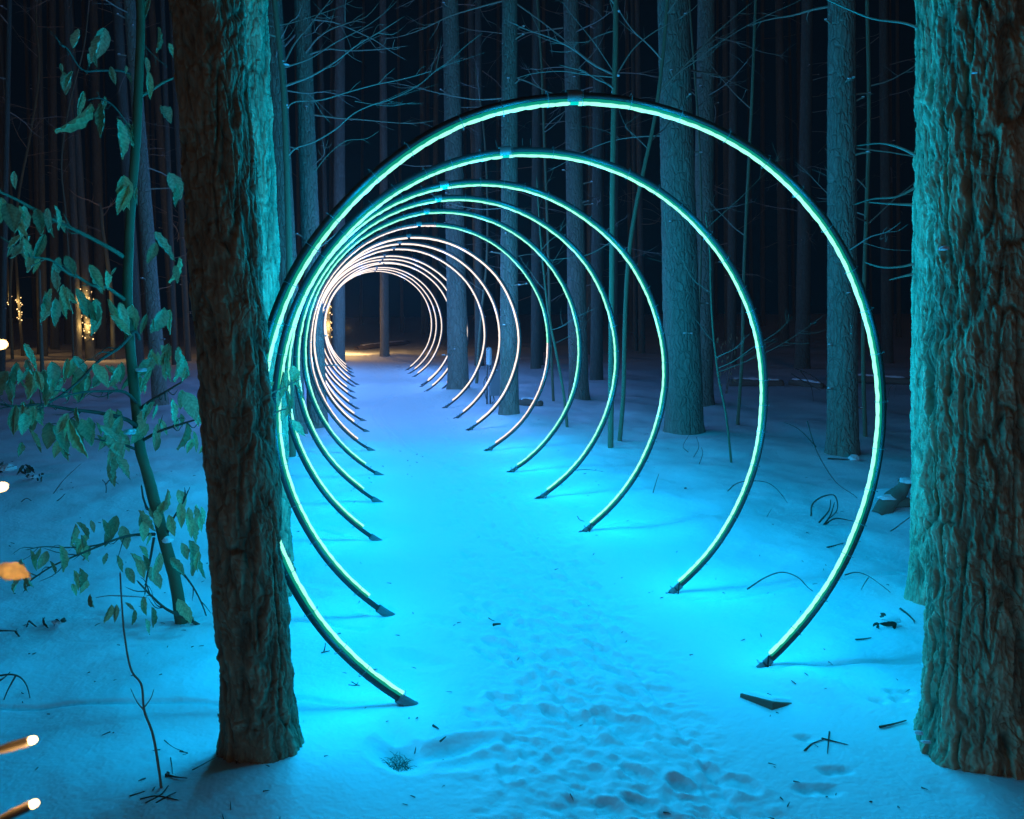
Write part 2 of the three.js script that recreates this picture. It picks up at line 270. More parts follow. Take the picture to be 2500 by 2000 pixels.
// mid distance trunks
D(1772, 1774, 962, 64, 'pine trunk with snowy branch stubs seen through the right side of the nearest hoop', { cols: 90, rows: 260, relief: .006, branches: 5, stubs: 12, lo: 2 });
D(1417, 1441, 914, 80, 'widest mid distance pine trunk, inside the right half of the second hoop', { cols: 100, rows: 260, relief: .007, branches: 4, stubs: 8, lo: 2.2 });
D(1487, 1478, 855, 46, 'pine trunk directly behind the widest mid distance trunk', { branches: 6 });
D(1202, 1219, 842, 42, 'pine trunk seen inside the fourth hoop, left of the slim green sapling', { branches: 5, stubs: 8 });
D(1073, 1072, 876, 40, 'grey pine trunk with its foot just left of the short dark log', { d: 11.9, branches: 6, stubs: 9, cols: 60, rows: 180, relief: .004 });
D(948, 965, 818, 44, 'grey pine trunk whose edge hides parts of the white far hoops', { d: 14.9, lo: 2.8, branches: 6, stubs: 7, cols: 60, rows: 180, relief: .004 });
D(806, 810, 757, 19, 'lone slim pine trunk at the far end of the tunnel, on a snow mound', { mat: M.bark, branches: 0, stubs: 3, cols: 40, rows: 120 });
D(716, 713, 772, 27, 'pale pine trunk at the left of the tunnel end beside warm fairy lights', { mat: M.bark, branches: 0, stubs: 3, cols: 40, rows: 120 });
D(636, 668, 884, 42, 'pine trunk crossed by the left sides of the hoops', { d: 11.8, lo: 2.4, branches: 8, stubs: 6, cols: 60, rows: 180, relief: .004 });
D(575, 622, 914, 46, 'teal pine trunk behind the slim sapling left of the hoops', { branches: 6, stubs: 4 });
D(246, 292, 790, 26, 'leaning pine trunk immediately left of the beech sapling stem', { branches: 7, stubs: 3 });
D(272, 338, 855, 31, 'leaning blue lit pine trunk immediately right of the beech sapling stem', { branches: 5, stubs: 5, lo: 2.5 });
D(318, 368, 735, 18, 'dark slim pine trunk between the beech sapling and the thick left trunk', { branches: 6, stubs: 3 });
D(360, 396, 763, 13, 'thin pine trunk brushing the left edge of the thick left trunk', { branches: 5, stubs: 3 });
D(140, 165, 763, 16, 'slim dark pine trunk in front of the warm lit snow at far left', { branches: 7, stubs: 2 });
D(72, 90, 748, 20, 'dark pine trunk in the left background left of the lit string column', { branches: 8, stubs: 2 });
D(20, 4, 800, 12, 'thin pine trunk cut by the left edge of the picture', { branches: 4, stubs: 2 });
D(110, 116, 740, 17, 'short looking dark trunk between the two left string light columns', { branches: 6, stubs: 2 });
D(196, 214, 738, 22, 'dark pine trunk just right of the brightest left string light column', { branches: 6, stubs: 2 });
D(1700, 1689, 781, 31, 'dark pine trunk between the two nearest hoops on the right', { branches: 8, stubs: 4 });
D(1640, 1650, 735, 22, 'dark pine trunk far back behind the right side of the second hoop', { d: 30, branches: 8, stubs: 2 });
D(1260, 1256, 800, 27, 'pine trunk just left of the slim green sapling, far back', { branches: 7, stubs: 4 });
D(1545, 1540, 770, 20, 'slim dark pine trunk behind the dead leafed shrub', { branches: 7, stubs: 2 });
D(990, 1010, 752, 18, 'thin pine trunk right behind the white far hoops', { branches: 6, stubs: 1 });
D(1130, 1134, 770, 20, 'dim pine trunk between the grey trunk and the fourth hoop', { branches: 6, stubs: 2 });
D(1860, 1868, 775, 24, 'dark pine trunk just outside the right side of the nearest hoop', { branches: 6, stubs: 2 });
// the dark wood behind
{
  const used = [];
  let n = 0, guard = 0;
  while (n < 84 && guard++ < 6000) {
    const d = 17 + 50 * Math.pow(rnd(), .8), px = rr(-60, 2560), p = at(px, 800, d);
    if (Math.abs(p.x - 1) < 2.6 && d < 34) continue;
    if (px > 830 && px < 1010 && d < 42) continue;
    if (used.some(q => Math.hypot(q.x - p.x, q.z - p.z) < 1.5)) continue;
    used.push(p); n++;
    const w = rr(.16, .36) / perPixel(p), base = p.clone(); base.y = 0;
    const pr = base.clone().sub(V(0, EYE, 0)), yb = 1000 - FPX * pr.dot(cU) / pr.dot(cF);
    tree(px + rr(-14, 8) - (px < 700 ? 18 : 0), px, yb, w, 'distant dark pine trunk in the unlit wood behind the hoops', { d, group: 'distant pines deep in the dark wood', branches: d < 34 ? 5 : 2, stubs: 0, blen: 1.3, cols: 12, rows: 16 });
  }
}

// ------------------------------------------------------------------ the snow itself
{
  const zs = []; for (let z = 14; z > -1.7;) { zs.push(z); z -= z > -1 ? .8 : .35; }
  for (let d = 1.75; d < 95;) { zs.push(-d); d += Math.max(.011, d * .0042) * (d > 16 ? 2.2 : 1); }
  const xs = []; for (let x = .8; x > -75;) { xs.push(x); const e = Math.abs(x - .8); x -= e < 2.6 ? .0145 : .0145 + (e - 2.6) * .045; } xs.reverse();
  for (let x = .8145; x < 75;) { xs.push(x); const e = Math.abs(x - .8); x += e < 2.6 ? .0145 : .0145 + (e - 2.6) * .045; }
  const g = gridGeo(xs.length - 1, zs.length - 1, (i, j) => [xs[i], groundY(xs[i], zs[j]), zs[j], xs[i] / 1.3, zs[j] / 1.3]);
  const nb = tex(512, 512, (i, j) => { const u = i / 512, v = j / 512, h = 128 + 50 * pnoise(u * 60, v * 60, 60, 60, 3) + 40 * pnoise(u * 140, v * 140, 140, 140, 5) + 24 * pnoise(u * 20, v * 20, 20, 20, 6); return [h, h, h]; });
  const m = part('snow_ground', g, new THREE.MeshStandardMaterial({ color: new THREE.Color().setRGB(.88, .91, .93), roughness: .8, bumpMap: nb, bumpScale: .0042 }));
  tag(m, 'snow covered ground with a trodden footpath running through the hoops', null, null, 'structure');
}

// ------------------------------------------------------------------ the light hoops
const HOOPS = [ // metres down the path, centre, tint (0 green, 1 white, .5 both)
  [3.38, 1.030, 1.128, 0], [4.45, 1.025, 1.105, 0], [5.88, .985, 1.146, 0], [7.04, .996, 1.182, 0], [8.25, 1.005, 1.205, 0], [9.57, 1.011, 1.205, .5], [11.18, .995, 1.195, 1],
  [12.35, .955, 1.195, 1], [13.6, .935, 1.2, 1], [15.3, .90, 1.19, 1], [16.35, .90, 1.19, 1], [17.5, .93, 1.19, 1], [17.95, 1.0, 1.19, 1], [19.9, .97, 1.19, 1], [20.95, .96, 1.19, 1], [22.0, .95, 1.19, 1]];
const GREEN = [.44, 1.5, .95], WHITE = [1.5, 1.22, 1.04];
const hoopText = ['nearest and largest teal light hoop arching over the snow path', 'second teal light hoop from the front', 'third teal light hoop from the front', 'fourth teal light hoop from the front', 'fifth and last all teal light hoop', 'light hoop lit white on its left and teal on its right, sixth from the front',
  'first all white light hoop, seventh from the front', 'white light hoop just in front of the electrical box, eighth from the front', 'white light hoop passing right of the grey edge hiding trunk, ninth from the front', 'white light hoop with a lit dash showing right of the grey trunk, tenth hoop', 'eleventh light hoop from the front, its right side hidden by the grey trunk',
  'twelfth light hoop from the front, nearer of the close pair', 'thirteenth light hoop from the front, farther of the close pair', 'third light hoop from the far end of the tunnel', 'second light hoop from the far end of the tunnel', 'farthest and smallest white light hoop at the tunnel end'];
const R = 1.35, lampGlow = { green: glow(GREEN), white: glow(WHITE), haloG: glow([.002, .30, .20]), haloW: glow([.13, .12, .14]), teal: glow([0, .75, .62]) };  // the two dim entries stand in for bloom beside the strips
HOOPS.forEach(([d, cx, cy, tint], n) => {
  const g = thing('light_hoop', V(cx, 0, -d), hoopText[n], 'light hoop', 'light hoops forming a tunnel over the path');
  const yl = groundY(cx - .74, -d, false), yr = groundY(cx + .74, -d, false);
  const aL = Math.PI + Math.asin((cy - yl + .04) / (R + .03)), aR = -Math.asin((cy - yr + .04) / (R + .03));   // left foot, right foot
  const aTop = Math.PI / 2 + [.07, .12, .2, .14, .13, .10, .08, .08, .07, .09, .08, .1, .08, .1, .07, .06][n], near = n < 6, wob = rr(0, 50);
  const arc = (a0, a1, rad, tube, segs, rad2, z0 = 0, mod) => gridGeo(rad2, segs, (i, j) => {
    const t = j / segs, a = lerp(a0, a1, t), b = i / rad2 * Math.PI * 2; let r = tube; if (mod) r *= mod(t, a);
    const w = .006 * noise(a * 3, wob) + (mod ? .0022 * noise(a * 40, wob + 7) : 0), q = rad + w + Math.cos(b) * r;
    return [Math.cos(a) * q, cy + Math.sin(a) * q, z0 + .01 * noise(a * 2, wob + 20) + Math.sin(b) * r, i / rad2, t * 60];
  }, true);
  const S = near ? 200 : 110, off = R + .027;
  part('hoop_pipe', arc(aR, aL, off, .0148, S, near ? 16 : 10), M.pipe, g);
  part('coupling', arc(aTop - .022, aTop + .022, off, .0245, 6, 16), M.coupling, g);
  const eL = [.085, .15, .15, .17, .18, .2][n] ?? .19 + rr(-.03, .03), eR = [.105, .10, .095, .10, .11, .12][n] ?? .15 + rr(-.02, .02);
  // the two lit strips, bead by bead, with a break under the coupling
  const strip = (a0, a1, ml, sl) => {
    const len = Math.abs(a1 - a0) * R, beads = len / .062;
    const s = part('led_strip', arc(a0, a1, R, tint === 1 ? .0130 : .0088, Math.round(near ? beads * 8 : beads * 2), 8, 0, t => near ? .66 + .42 * Math.pow(Math.abs(Math.sin(t * beads * Math.PI)), .2) : 1), ml, g);
    part('strip_halo', arc(a0, a1, R + .010, .0105, near ? 120 : 60, 8), sl, s);  // added glowing tube imitating the bloom along the strip
  };
  const lm = tint === 1 ? lampGlow.white : lampGlow.green, ls = tint === 1 ? lampGlow.haloW : lampGlow.haloG;
  strip(aTop + .012, aL - eL, tint === .5 ? lampGlow.white : lm, tint === .5 ? lampGlow.haloW : ls);
  if (tint === .5) { strip(aTop - .14, aTop - .014, lampGlow.white, lampGlow.haloW); strip(.02, aTop - .14, lm, ls); strip(aR + eR, .02, lampGlow.white, lampGlow.haloW); }
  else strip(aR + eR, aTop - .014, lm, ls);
  if (n < 5) part('plug', arc(aTop - .016, aTop + .012, R, .0075, 6, 8), lampGlow.teal, g);
  // zip ties round pipe and strip
  const ties = [];
  for (let a = aR + .06; a < aL - .05; a += near ? rr(.10, .17) : .3) { const q = R + .020, tie = new THREE.TorusGeometry(.030, .0013, 4, 18); tie.scale(1.06, .78, 1); tie.rotateX(Math.PI / 2); tie.rotateZ(a); tie.translate(Math.cos(a) * q, cy + Math.sin(a) * q, 0); ties.push(tie); }
  if (near) for (const a of [aTop - .07, aTop - .1, aTop + .03]) { const t = new THREE.CylinderGeometry(.0016, .0016, .035, 5); t.rotateZ(a - Math.PI / 2); const q = R + .062 + .004; t.translate(Math.cos(a) * q, cy + Math.sin(a) * q, .006); ties.push(t); }
  part('zip_ties', merge(ties.map(t => t.index ? t.toNonIndexed() : t)), M.tie, g, 'stuff');
  // feet: a sleeve pipe on the left, tape wraps on the right
  part('foot_sleeve', arc(aL - .09, aL + .01, off, .0225, 8, 16), M.sleeve, g);
  for (const k of [.055, .085]) part('tape_wrap', arc(aR + k - .012, aR + k + .012, off, .0195, 4, 14), M.sleeve, g);
  part('foot_sleeve', arc(aR - .01, aR + .03, off, .021, 6, 16), M.tape, g);
  if (n < 9) { const pts = [V(Math.cos(aR + .1) * R, cy + Math.sin(aR + .1) * R, .012), V(Math.cos(aR + .05) * (R + .05), cy + Math.sin(aR + .05) * (R + .05), .035), V(Math.cos(aR) * (R + .07) + .03, yr + .005, .02)]; part('power_lead', limb(pts, .004, .004, 6, 12), M.cable, g); }
  // lamps just inside the strip
  const nl = n < 6 ? 10 : 6, c = tint === 1 ? FAR_LAMP : NEAR_LAMP;
  for (let k = 0; k < nl; k++) {
    const a = lerp(aR + eR, aL - eL, (k + .5) / nl), l = new THREE.PointLight(new THREE.Color().setRGB(c[0], c[1], c[2]), c[3] / nl * (k === 0 || k === nl - 1 ? .5 : 1.1), 0, 2);
    l.position.set(cx + Math.cos(a) * (R - .10), cy + Math.sin(a) * (R - .10), -d); l.castShadow = true; l.shadow.radius = 2.5; scene.add(l);
  }
});

// ------------------------------------------------------------------ slim saplings
function sapling(px, w0, w1, label, o = {}) {      // px: stem from base to top in the picture
  const b = onGround(...px[0]), d = -b.z; sit(b); const pts = px.map((q, i) => i ? at(q[0], q[1], d + (o.dz || 0) * i / px.length).sub(b) : V(0, -.12, 0));
  if (!o.short) { const t = pts[pts.length - 1], e = t.clone().sub(pts[pts.length - 2]).normalize(); pts.push(t.clone().addScaledVector(e, .8)); }
  const k = perPixel(b), g = thing(o.name || 'sapling', b, label, o.cat || 'sapling', o.group || 'slim bare saplings among the pines');
  part('stem', limb(pts, w0 * k / 2, w1 * k / 2, 10, pts.length * 10, .09), o.mat || M.smoothBark, g);
  const P = (x, y, z = 0) => at(x, y, d + z).sub(b);
  const c = new THREE.CatmullRomCurve3(pts);
  for (let i = 0; i < (o.random || 0); i++) { const t = rr(.35, .95), q = c.getPoint(t), a = rr(0, 6.28); part('branch', branchGeo(q, V(Math.cos(a), rr(.1, .8), Math.sin(a) * .7), rr(.5, 1.5), w1 * k * .22 + .002, .2, 5), rnd() < .6 ? M.paleTwig : M.twig, g); }
  const br = (list, r0, r1, m = M.paleTwig, dz = 0, tw = 3) => {
    const p = list.map((q, i) => P(q[0], q[1], dz * i / (list.length - 1))), geo = [limb(p, r0, r1, 6, p.length * 5, .1)], cc = new THREE.CatmullRomCurve3(p), L = cc.getLength();
    for (let i = 0; i < tw; i++) { const t = rr(.25, .95), q = cc.getPoint(t), e = cc.getTangent(t).add(V(rr(-.7, .7), rr(-.6, .6), rr(-.7, .7))).normalize(), l = L * rr(.08, .25); geo.push(limb([q, q.clone().addScaledVector(e, l * .5).add(V(0, rr(-.03, .03), 0)), q.clone().addScaledVector(e, l)], r1 * .9, r1 * .4, 4, 5)); }
    return part('branch', merge(geo), m, g);
  };
  return { g, b, d, P, br, k };
}
const z6 = (x, y) => [640 + x / 3.136, y / 3.136], z5 = (x, y) => [1300 + x / 1.7244, y / 1.7244], zl = (x, y) => [x / 3.45, 450 + y / 3.45], zb = (x, y) => [x / 2.4635, 850 + y / 2.4635];
{
  const s = sapling([[714, 1121], [709, 900], [706, 640], [702, 480], [697, 330], [689, 180], [676, 60], [664, -60]], 17, 12, 'slim green sapling with long bare branches, left of the light hoops', { random: 4 });
  s.br([z6(170, 480), z6(250, 330), z6(340, 220), z6(430, 110), z6(520, 0), z6(570, -70)], .011, .004, M.paleTwig, .3);
  s.br([z6(175, 515), z6(360, 450), z6(570, 320), z6(790, 205), z6(940, 95), z6(1040, 0)], .009, .003, M.paleTwig, .6);
  s.br([z6(190, 820), z6(250, 780), z6(450, 765), z6(640, 710), z6(860, 650), z6(1100, 600), z6(1310, 540)], .010, .004, M.paleTwig, -.4, 5);
  s.br([z6(195, 1200), z6(250, 1140), z6(400, 1085), z6(560, 990), z6(700, 870), z6(850, 800), z6(960, 770), z6(1200, 650), z6(1330, 540), z6(1430, 470), z6(1560, 350), z6(1690, 250)], .010, .0025, M.paleTwig, -.5, 8);
  s.br([z6(710, 775), z6(860, 800), z6(1000, 810), z6(1170, 780)], .004, .002);
  s.br([z6(405, 1310), z6(500, 1190), z6(640, 1080), z6(800, 1060), z6(900, 1000)], .005, .002, M.twig);
  s.br([z6(60, 200), z6(200, 180), z6(430, 110), z6(600, 50), z6(700, 0)], .006, .002, M.twig, .4);
  clump(s.g, s.P(688, 150), .03); clump(s.g, s.P(698, 158), .022); clump(s.g, s.P(700, 258), .02);
}
{
  const s = sapling([[1491, 1098], [1492, 900], [1494, 640], [1496, 420], [1500, 200], [1503, 100], [1502, -40]], 14, 11, 'straight slim green sapling standing inside the third hoop on the right', { random: 3 });
  s.br([z5(345, 330), z5(430, 200), z5(520, 130), z5(620, 75), z5(685, 30), z5(730, -30)], .010, .003);
  s.br([z5(345, 325), z5(230, 315), z5(130, 300), z5(0, 310), z5(-70, 330)], .008, .003);
  s.br([z5(340, 130), z5(280, 150), z5(230, 175), z5(150, 180), z5(70, 185)], .006, .002);
  s.br([z5(345, 115), z5(342, 60), z5(325, 0)], .006, .004);
  s.br([z5(340, 300), z5(260, 180), z5(180, 80), z5(120, 0)], .005, .002);
  s.br([z5(330, 1020), z5(240, 1070), z5(120, 1090), z5(20, 1100)], .006, .002);
  clump(s.g, s.P(1508, 185), .022); clump(s.g, s.P(1510, 28), .02); clump(s.g, s.P(1497, 225), .016);
}
{
  const s = sapling([[1511, 1082], [1522, 960], [1525, 820], [1532, 660], [1550, 520], [1575, 400], [1600, 280], [1620, 120], [1632, -40]], 11, 8, 'crooked leaning sapling right beside the straight green sapling', { random: 4 });
  s.br([z5(490, 630), z5(430, 570), z5(390, 530), z5(420, 505), z5(470, 470)], .005, .002);
  s.br([z5(540, 400), z5(600, 320), z5(690, 255), z5(760, 200), z5(900, 110), z5(1020, 50), z5(1110, 10), z5(1180, -30)], .008, .002, M.paleTwig, -.6, 5);
}
sapling([[1789, 1133], [1772, 1010], [1756, 930], [1742, 820], [1735, 700], [1733, 615], [1722, 520]], 6, 3, 'wavy thin sapling rising from the snow between the second and nearest hoops', { short: true, random: 6 });
sapling([[1387, 1048], [1376, 960], [1357, 857], [1340, 770], [1331, 700], [1318, 560], [1310, 430]], 8, 3, 'thin leaning sapling inside the fourth hoop', { short: true, random: 6 });
sapling([[2114, 1075], [2108, 900], [2110, 700], [2117, 480], [2122, 300], [2120, 120], [2116, -40]], 11, 8, 'thin dark sapling between the snowy stub trunk and the right edge trunks', { random: 5 });
sapling([[1800, 1040], [1812, 860], [1815, 700], [1822, 520], [1835, 260], [1846, -30]], 9, 6, 'slim sapling seen between the second and nearest hoops, farther back', { random: 5 });
sapling([[1352, 985], [1343, 800], [1338, 600], [1330, 380], [1322, 160], [1310, -20]], 7, 5, 'slender pole sapling just inside the fifth hoop', { random: 6 });
sapling([[1163, 935], [1168, 860], [1176, 760], [1188, 640], [1190, 500], [1182, 330], [1160, 160]], 8, 4, 'thin forked sapling right of the grey trunk inside the white hoops', { short: true, random: 7 });
sapling([[104, 935], [100, 830], [98, 760], [96, 655]], 10, 6, 'broken thin stem standing in the left snow behind the beech leaves', { short: true, random: 1 });
sapling([[276, 880], [272, 730], [262, 640], [250, 560], [246, 510], [242, 495]], 11, 8, 'dead snapped stem behind the beech branch on the left', { short: true, random: 5 });
sapling([[30, 880], [25, 700], [45, 480], [75, 320], [95, 170], [88, 50], [90, -40]], 7, 4, 'pale crooked sapling at far left with many bare twigs', { random: 12 });
sapling([[180, 900], [172, 700], [160, 520], [150, 400], [168, 260], [205, 110], [220, -30]], 5, 3, 'hair thin sapling behind the hanging leaves at upper left', { random: 10 });
sapling([[1700, 1020], [1706, 800], [1712, 560], [1708, 360], [1690, 100], [1680, -40]], 6, 4, 'thin bare sapling behind the widest mid distance trunk', { random: 6 });
sapling([[1030, 830], [1026, 700], [1000, 600], [985, 510], [960, 420]], 3, 2, 'whip thin sapling in the dark beyond the tunnel end', { short: true, random: 5 });

// ------------------------------------------------------------------ beech leaves, folded along the midrib and hanging
const leafGeos = [...Array(7)].map((_, k) => {
  const fold = lerp(.35, 1.3, k / 6), curl = [.5, 1.1, -.5, .8, 1.6, .3, 1.2][k], nr = 14, nc = 8, s = k * 13;
  return gridGeo(nc, nr, (i, j) => {
    const t = j / nr, e = i / nc * 2 - 1, w = .225 * Math.pow(Math.sin(Math.PI * Math.pow(t, .78)), .85) * (1 - .12 * t), a = curl * t * t + .15 * Math.sin(t * 5 + s);
    const vein = .026 * Math.sin((t - Math.abs(e) * .16) * 62) * Math.abs(e), x = e * w * Math.cos(fold * .7) * (1 + .05 * Math.sin(t * 30 + s)), up = Math.abs(e) * w * Math.sin(fold) + vein + .05 * e * e * noise(t * 3, s, e);
    const Y = -(t - curl * .12 * t * t), Z = .28 * curl * t * t;
    return [x + .04 * Math.sin(t * 3 + s), Y + up * Math.sin(a) * .5, Z + up * Math.cos(a), i / nc, t];
  });
});
const leafTex = tex(128, 256, (i, j) => { const e = Math.abs(i / 127 * 2 - 1), t = j / 255, v = .5 + .5 * Math.sin((t - e * .16) * 62), q = .75 + .16 * v + .3 * (hash(i >> 2, j >> 2, 3) - .5) * .4 + .2 * pnoise(i / 16, j / 20, 8, 13, 5), mid = e < .05 ? 1.15 : 1; return [toS(.66 * q * mid), toS(.62 * q * mid), toS(.34 * q * mid)]; }, true);
const leafMats = [[1, 1, 1], [.82, .86, .9], [.62, .55, .5], [1.1, 1.05, .9]].map(c => new THREE.MeshPhysicalMaterial({ map: leafTex, color: new THREE.Color().setRGB(...c.map(x => Math.min(1, x))), roughness: 1, transmission: .3, thickness: 0, side: THREE.DoubleSide }));
const snowTop = M.snow;
function leaf(s, px, py, len, dz, o = {}) {
  const L = len * perPixel(at(px, py, s.d + dz)), p = s.P(px, py, dz), m = part('leaf', leafGeos[Math.floor(rnd() * 7)], leafMats[Math.floor(rnd() * 4)], s.g);
  m.scale.set(L * rr(.65, 1.2), L, L * rr(.8, 1.5)); m.rotation.set(rr(-.35, .5), rr(-.5, 1.35), (o.tilt ?? 0) + rr(-.45, .45), 'ZYX'); m.position.copy(p).add(V(0, L * .5, 0)); return m;
}
{
  const s = sapling([[447, 1530], [430, 1430], [408, 1345], [382, 1245], [362, 1165], [344, 1105], [334, 1010], [322, 900], [312, 760], [313, 640], [320, 490], [333, 330], [339, 180], [343, 60], [342, -30]], 30, 17, 'young beech sapling with curved stem and hanging dry leaves, left of the thick trunk', { name: 'beech_sapling', cat: 'tree', group: 'young beeches keeping dry leaves', mat: mat([.10, .115, .055], { roughness: .7 }) });
  const t = M.smoothBark, dk = M.darkTwig;
  s.br([zl(1040, 610), zl(980, 570), zl(800, 470), zl(600, 370), zl(430, 290), zl(250, 190), zl(100, 110), zl(-60, 40)], .012, .005, t, -.5, 5);
  s.br([zl(1060, 980), zl(990, 930), zl(900, 870), zl(780, 850), zl(650, 780), zl(570, 750), zl(430, 640), zl(240, 600), zl(0, 440)], .010, .004, t, -.6, 6);
  s.br([zl(1170, 1300), zl(1130, 1240), zl(1010, 1370), zl(830, 1490), zl(640, 1680), zl(480, 1800), zl(300, 1880)], .010, .004, dk, -.6, 6);
  s.br([zb(830, 480), zb(760, 430), zb(600, 390), zb(430, 370), zb(240, 340), zb(100, 350), zb(-40, 330)], .012, .004, dk, -.6, 8);
  s.br([zb(830, 340), zb(750, 265), zb(640, 260), zb(500, 265), zb(350, 300)], .010, .004, dk, -.5, 6);
  s.br([zb(850, 360), zb(900, 320), zb(1000, 260), zb(1100, 200)], .010, .004, dk, -.3, 5);
  s.br([zb(850, 560), zb(960, 500), zb(1080, 460), zb(1180, 430)], .009, .004, dk, -.2, 5);
  s.br([zb(820, 610), zb(740, 580), zb(640, 560), zb(540, 540)], .008, .003, dk, -.3, 4);
  s.br([zb(930, 1120), zb(800, 1125), zb(700, 1150), zb(500, 1230), zb(300, 1320), zb(140, 1430)], .009, .003, dk, -.5, 10);
  s.br([zb(700, 1150), zb(560, 1190), zb(390, 1200), zb(260, 1195), zb(150, 1215)], .005, .002, dk, -.5, 3);
  s.br([zb(930, 1010), zb(885, 960), zb(862, 900), zb(850, 820)], .007, .004, dk, -.1, 1);
  s.br([zb(925, 1140), zb(900, 1290), zb(880, 1400), zb(870, 1490)], .007, .003, dk, -.2, 3);
  s.br([zb(1000, 1130), zb(1050, 1010), zb(1100, 930), zb(1135, 850)], .007, .003, dk, -.1, 6);
  s.br([zb(1020, 1230), zb(1080, 1330), zb(1150, 1420), zb(1210, 1530), zb(1250, 1640)], .007, .003, dk, .1, 4);
  s.br([zb(1250, 1700), zb(1130, 1630), zb(1000, 1570), zb(900, 1480), zb(820, 1395)], .010, .004, dk, -.2, 5);
  s.br([[318, 180], [290, 172], [240, 172], [200, 170], [165, 120], [150, 110]], .006, .003, dk, -.5, 4);
  s.br([[330, 240], [360, 225], [400, 200], [424, 190]], .009, .006, t, .1, 1);
  s.br([[322, 320], [280, 262], [245, 240], [210, 245]], .005, .002, dk, -.4, 3);
  s.br([[338, 90], [352, 110], [380, 140], [410, 165]], .004, .002, dk, .1, 3);
  const list = '190,110,60 255,110,65 245,125,60 215,150,30 232,155,35 150,178,35 157,205,45 178,200,40 270,195,50 303,195,30 308,175,22 355,165,40 362,210,55 205,270,75 222,305,85 248,295,75 255,255,30 285,340,80 310,335,55 325,320,35 385,95,45 368,30,55 412,135,45 393,295,55 35,440,35 300,475,75 312,495,70 335,480,35 415,460,60 430,480,55 5,520,60 20,540,70 38,550,60 62,548,75 92,545,55 118,540,50 132,530,45 35,610,40 55,610,50 75,615,60 110,620,80 88,640,50 145,665,60 160,655,50 218,690,70 260,685,40 110,755,70 135,770,70 155,730,55 185,745,65 200,760,60 235,780,80 265,775,70 292,790,80 322,780,60 358,795,45 400,790,65 378,615,75 437,660,50 60,880,65 20,950,70 40,920,60 75,940,60 110,950,75 125,920,60 165,905,50 150,950,50 205,940,75 230,925,60 180,905,55 255,935,50 290,925,60 330,915,50 345,950,55 375,915,70 400,900,60 430,890,60 445,905,50 365,880,40 410,870,50 40,1030,70 75,1020,75 95,1030,70 75,1080,50 130,1080,70 170,1080,90 165,1040,50 200,1060,60 215,1050,50 245,1075,55 270,1035,60 285,1040,65 265,1100,70 290,1080,50 270,1140,75 360,1070,60 385,1065,50 375,1010,60 420,1010,60 450,1000,70 455,1070,60 470,1020,50 475,1095,40 340,1280,55 350,1300,45 285,1295,60 250,1295,45 185,1310,50 175,1350,60 190,1300,40 145,1365,55 100,1360,40 75,1370,45 55,1400,60 60,1420,40 215,1330,50 180,1420,45 195,1415,45 285,1380,40 320,1385,55 335,1390,45 340,1355,35 365,1420,60 390,1385,60 460,1360,65 470,1385,60 440,1260,55 455,1280,50 480,1265,55 470,1300,50 410,1225,50 400,1250,45 380,1270,40 435,1500,60 445,1520,50 370,1510,45 350,1480,40';
  for (const q of list.split(' ')) {
    const [x, y, l] = q.split(',').map(Number), dz = -.55 * clamp((330 - x) / 300) + rr(-.22, .12);
    leaf(s, x, y, l * 1.25, dz);
    if (y > 860 && y < 1160) leaf(s, x + rr(-22, 22), y + rr(-25, 25), l * rr(.7, 1), dz + rr(.05, .3));
    if (y > 480 && rnd() < .9) leaf(s, x + rr(-30, 30), y + rr(-20, 30), l * rr(.7, 1.1), dz + rr(-.15, .2));
  }
  for (const [x, y] of [[408, 1320], [318, 1057], [345, 905]]) clump(s.g, s.P(x, y, -.05), .03);
}
{ // second beech, mostly behind the thick left trunk: its leaves stick out on the right, lit by the second hoop
  const b = onGround(612, 1560); sit(b);
  const s = { d: -b.z, g: thing('beech_sapling', b, 'small beech hidden behind the thick left trunk, bright green lit leaves sticking out', 'tree', 'young beeches keeping dry leaves'), P: (x, y, z = 0) => at(x, y, -b.z + z).sub(b) };
  part('stem', limb([V(0, -.1, 0), s.P(615, 1300), s.P(620, 1140), s.P(622, 980), s.P(618, 840)], .014, .006, 8, 20), M.smoothBark, s.g);
  for (const l of [[[621, 1000], [655, 965], [695, 945], [735, 925]], [[620, 1060], [670, 1010], [703, 1000], [712, 1040]]]) part('branch', limb(l.map(q => s.P(...q, -.05)), .006, .003, 6, 16), M.twig, s.g);
  for (const [x, y, l] of [[690, 945, 60], [712, 925, 50], [700, 985, 55], [714, 1000, 45], [706, 1060, 55], [732, 928, 36], [680, 975, 40], [722, 960, 45], [700, 930, 45], [690, 1010, 40], [668, 960, 45]]) leaf(s, x, y, l * 1.25, rr(-.1, .05));
}
{ // thin bare whip in the left foreground
  const s = sapling([[400, 1962], [388, 1880], [372, 1790], [352, 1735], [344, 1670], [322, 1640], [305, 1560], [297, 1470], [293, 1395]], 7, 3.5, 'thin bare whip of a seedling standing in the left foreground snow', { name: 'seedling', short: true, mat: M.twig });
  s.br([[352, 1735], [335, 1715], [318, 1680]], .0025, .0012, M.twig, 0, 0); s.br([[352, 1728], [368, 1705], [376, 1682]], .0025, .0012, M.twig, 0, 0); s.br([[296, 1455], [260, 1455], [232, 1460]], .002, .001, M.twig, 0, 0); s.br([[296, 1455], [330, 1457], [360, 1460]], .002, .001, M.twig, 0, 0);
  for (const [x, y, l] of [[220, 1470, 40], [272, 1500, 50], [284, 1498, 48], [305, 1490, 38]]) leaf(s, x, y, l, 0);
}
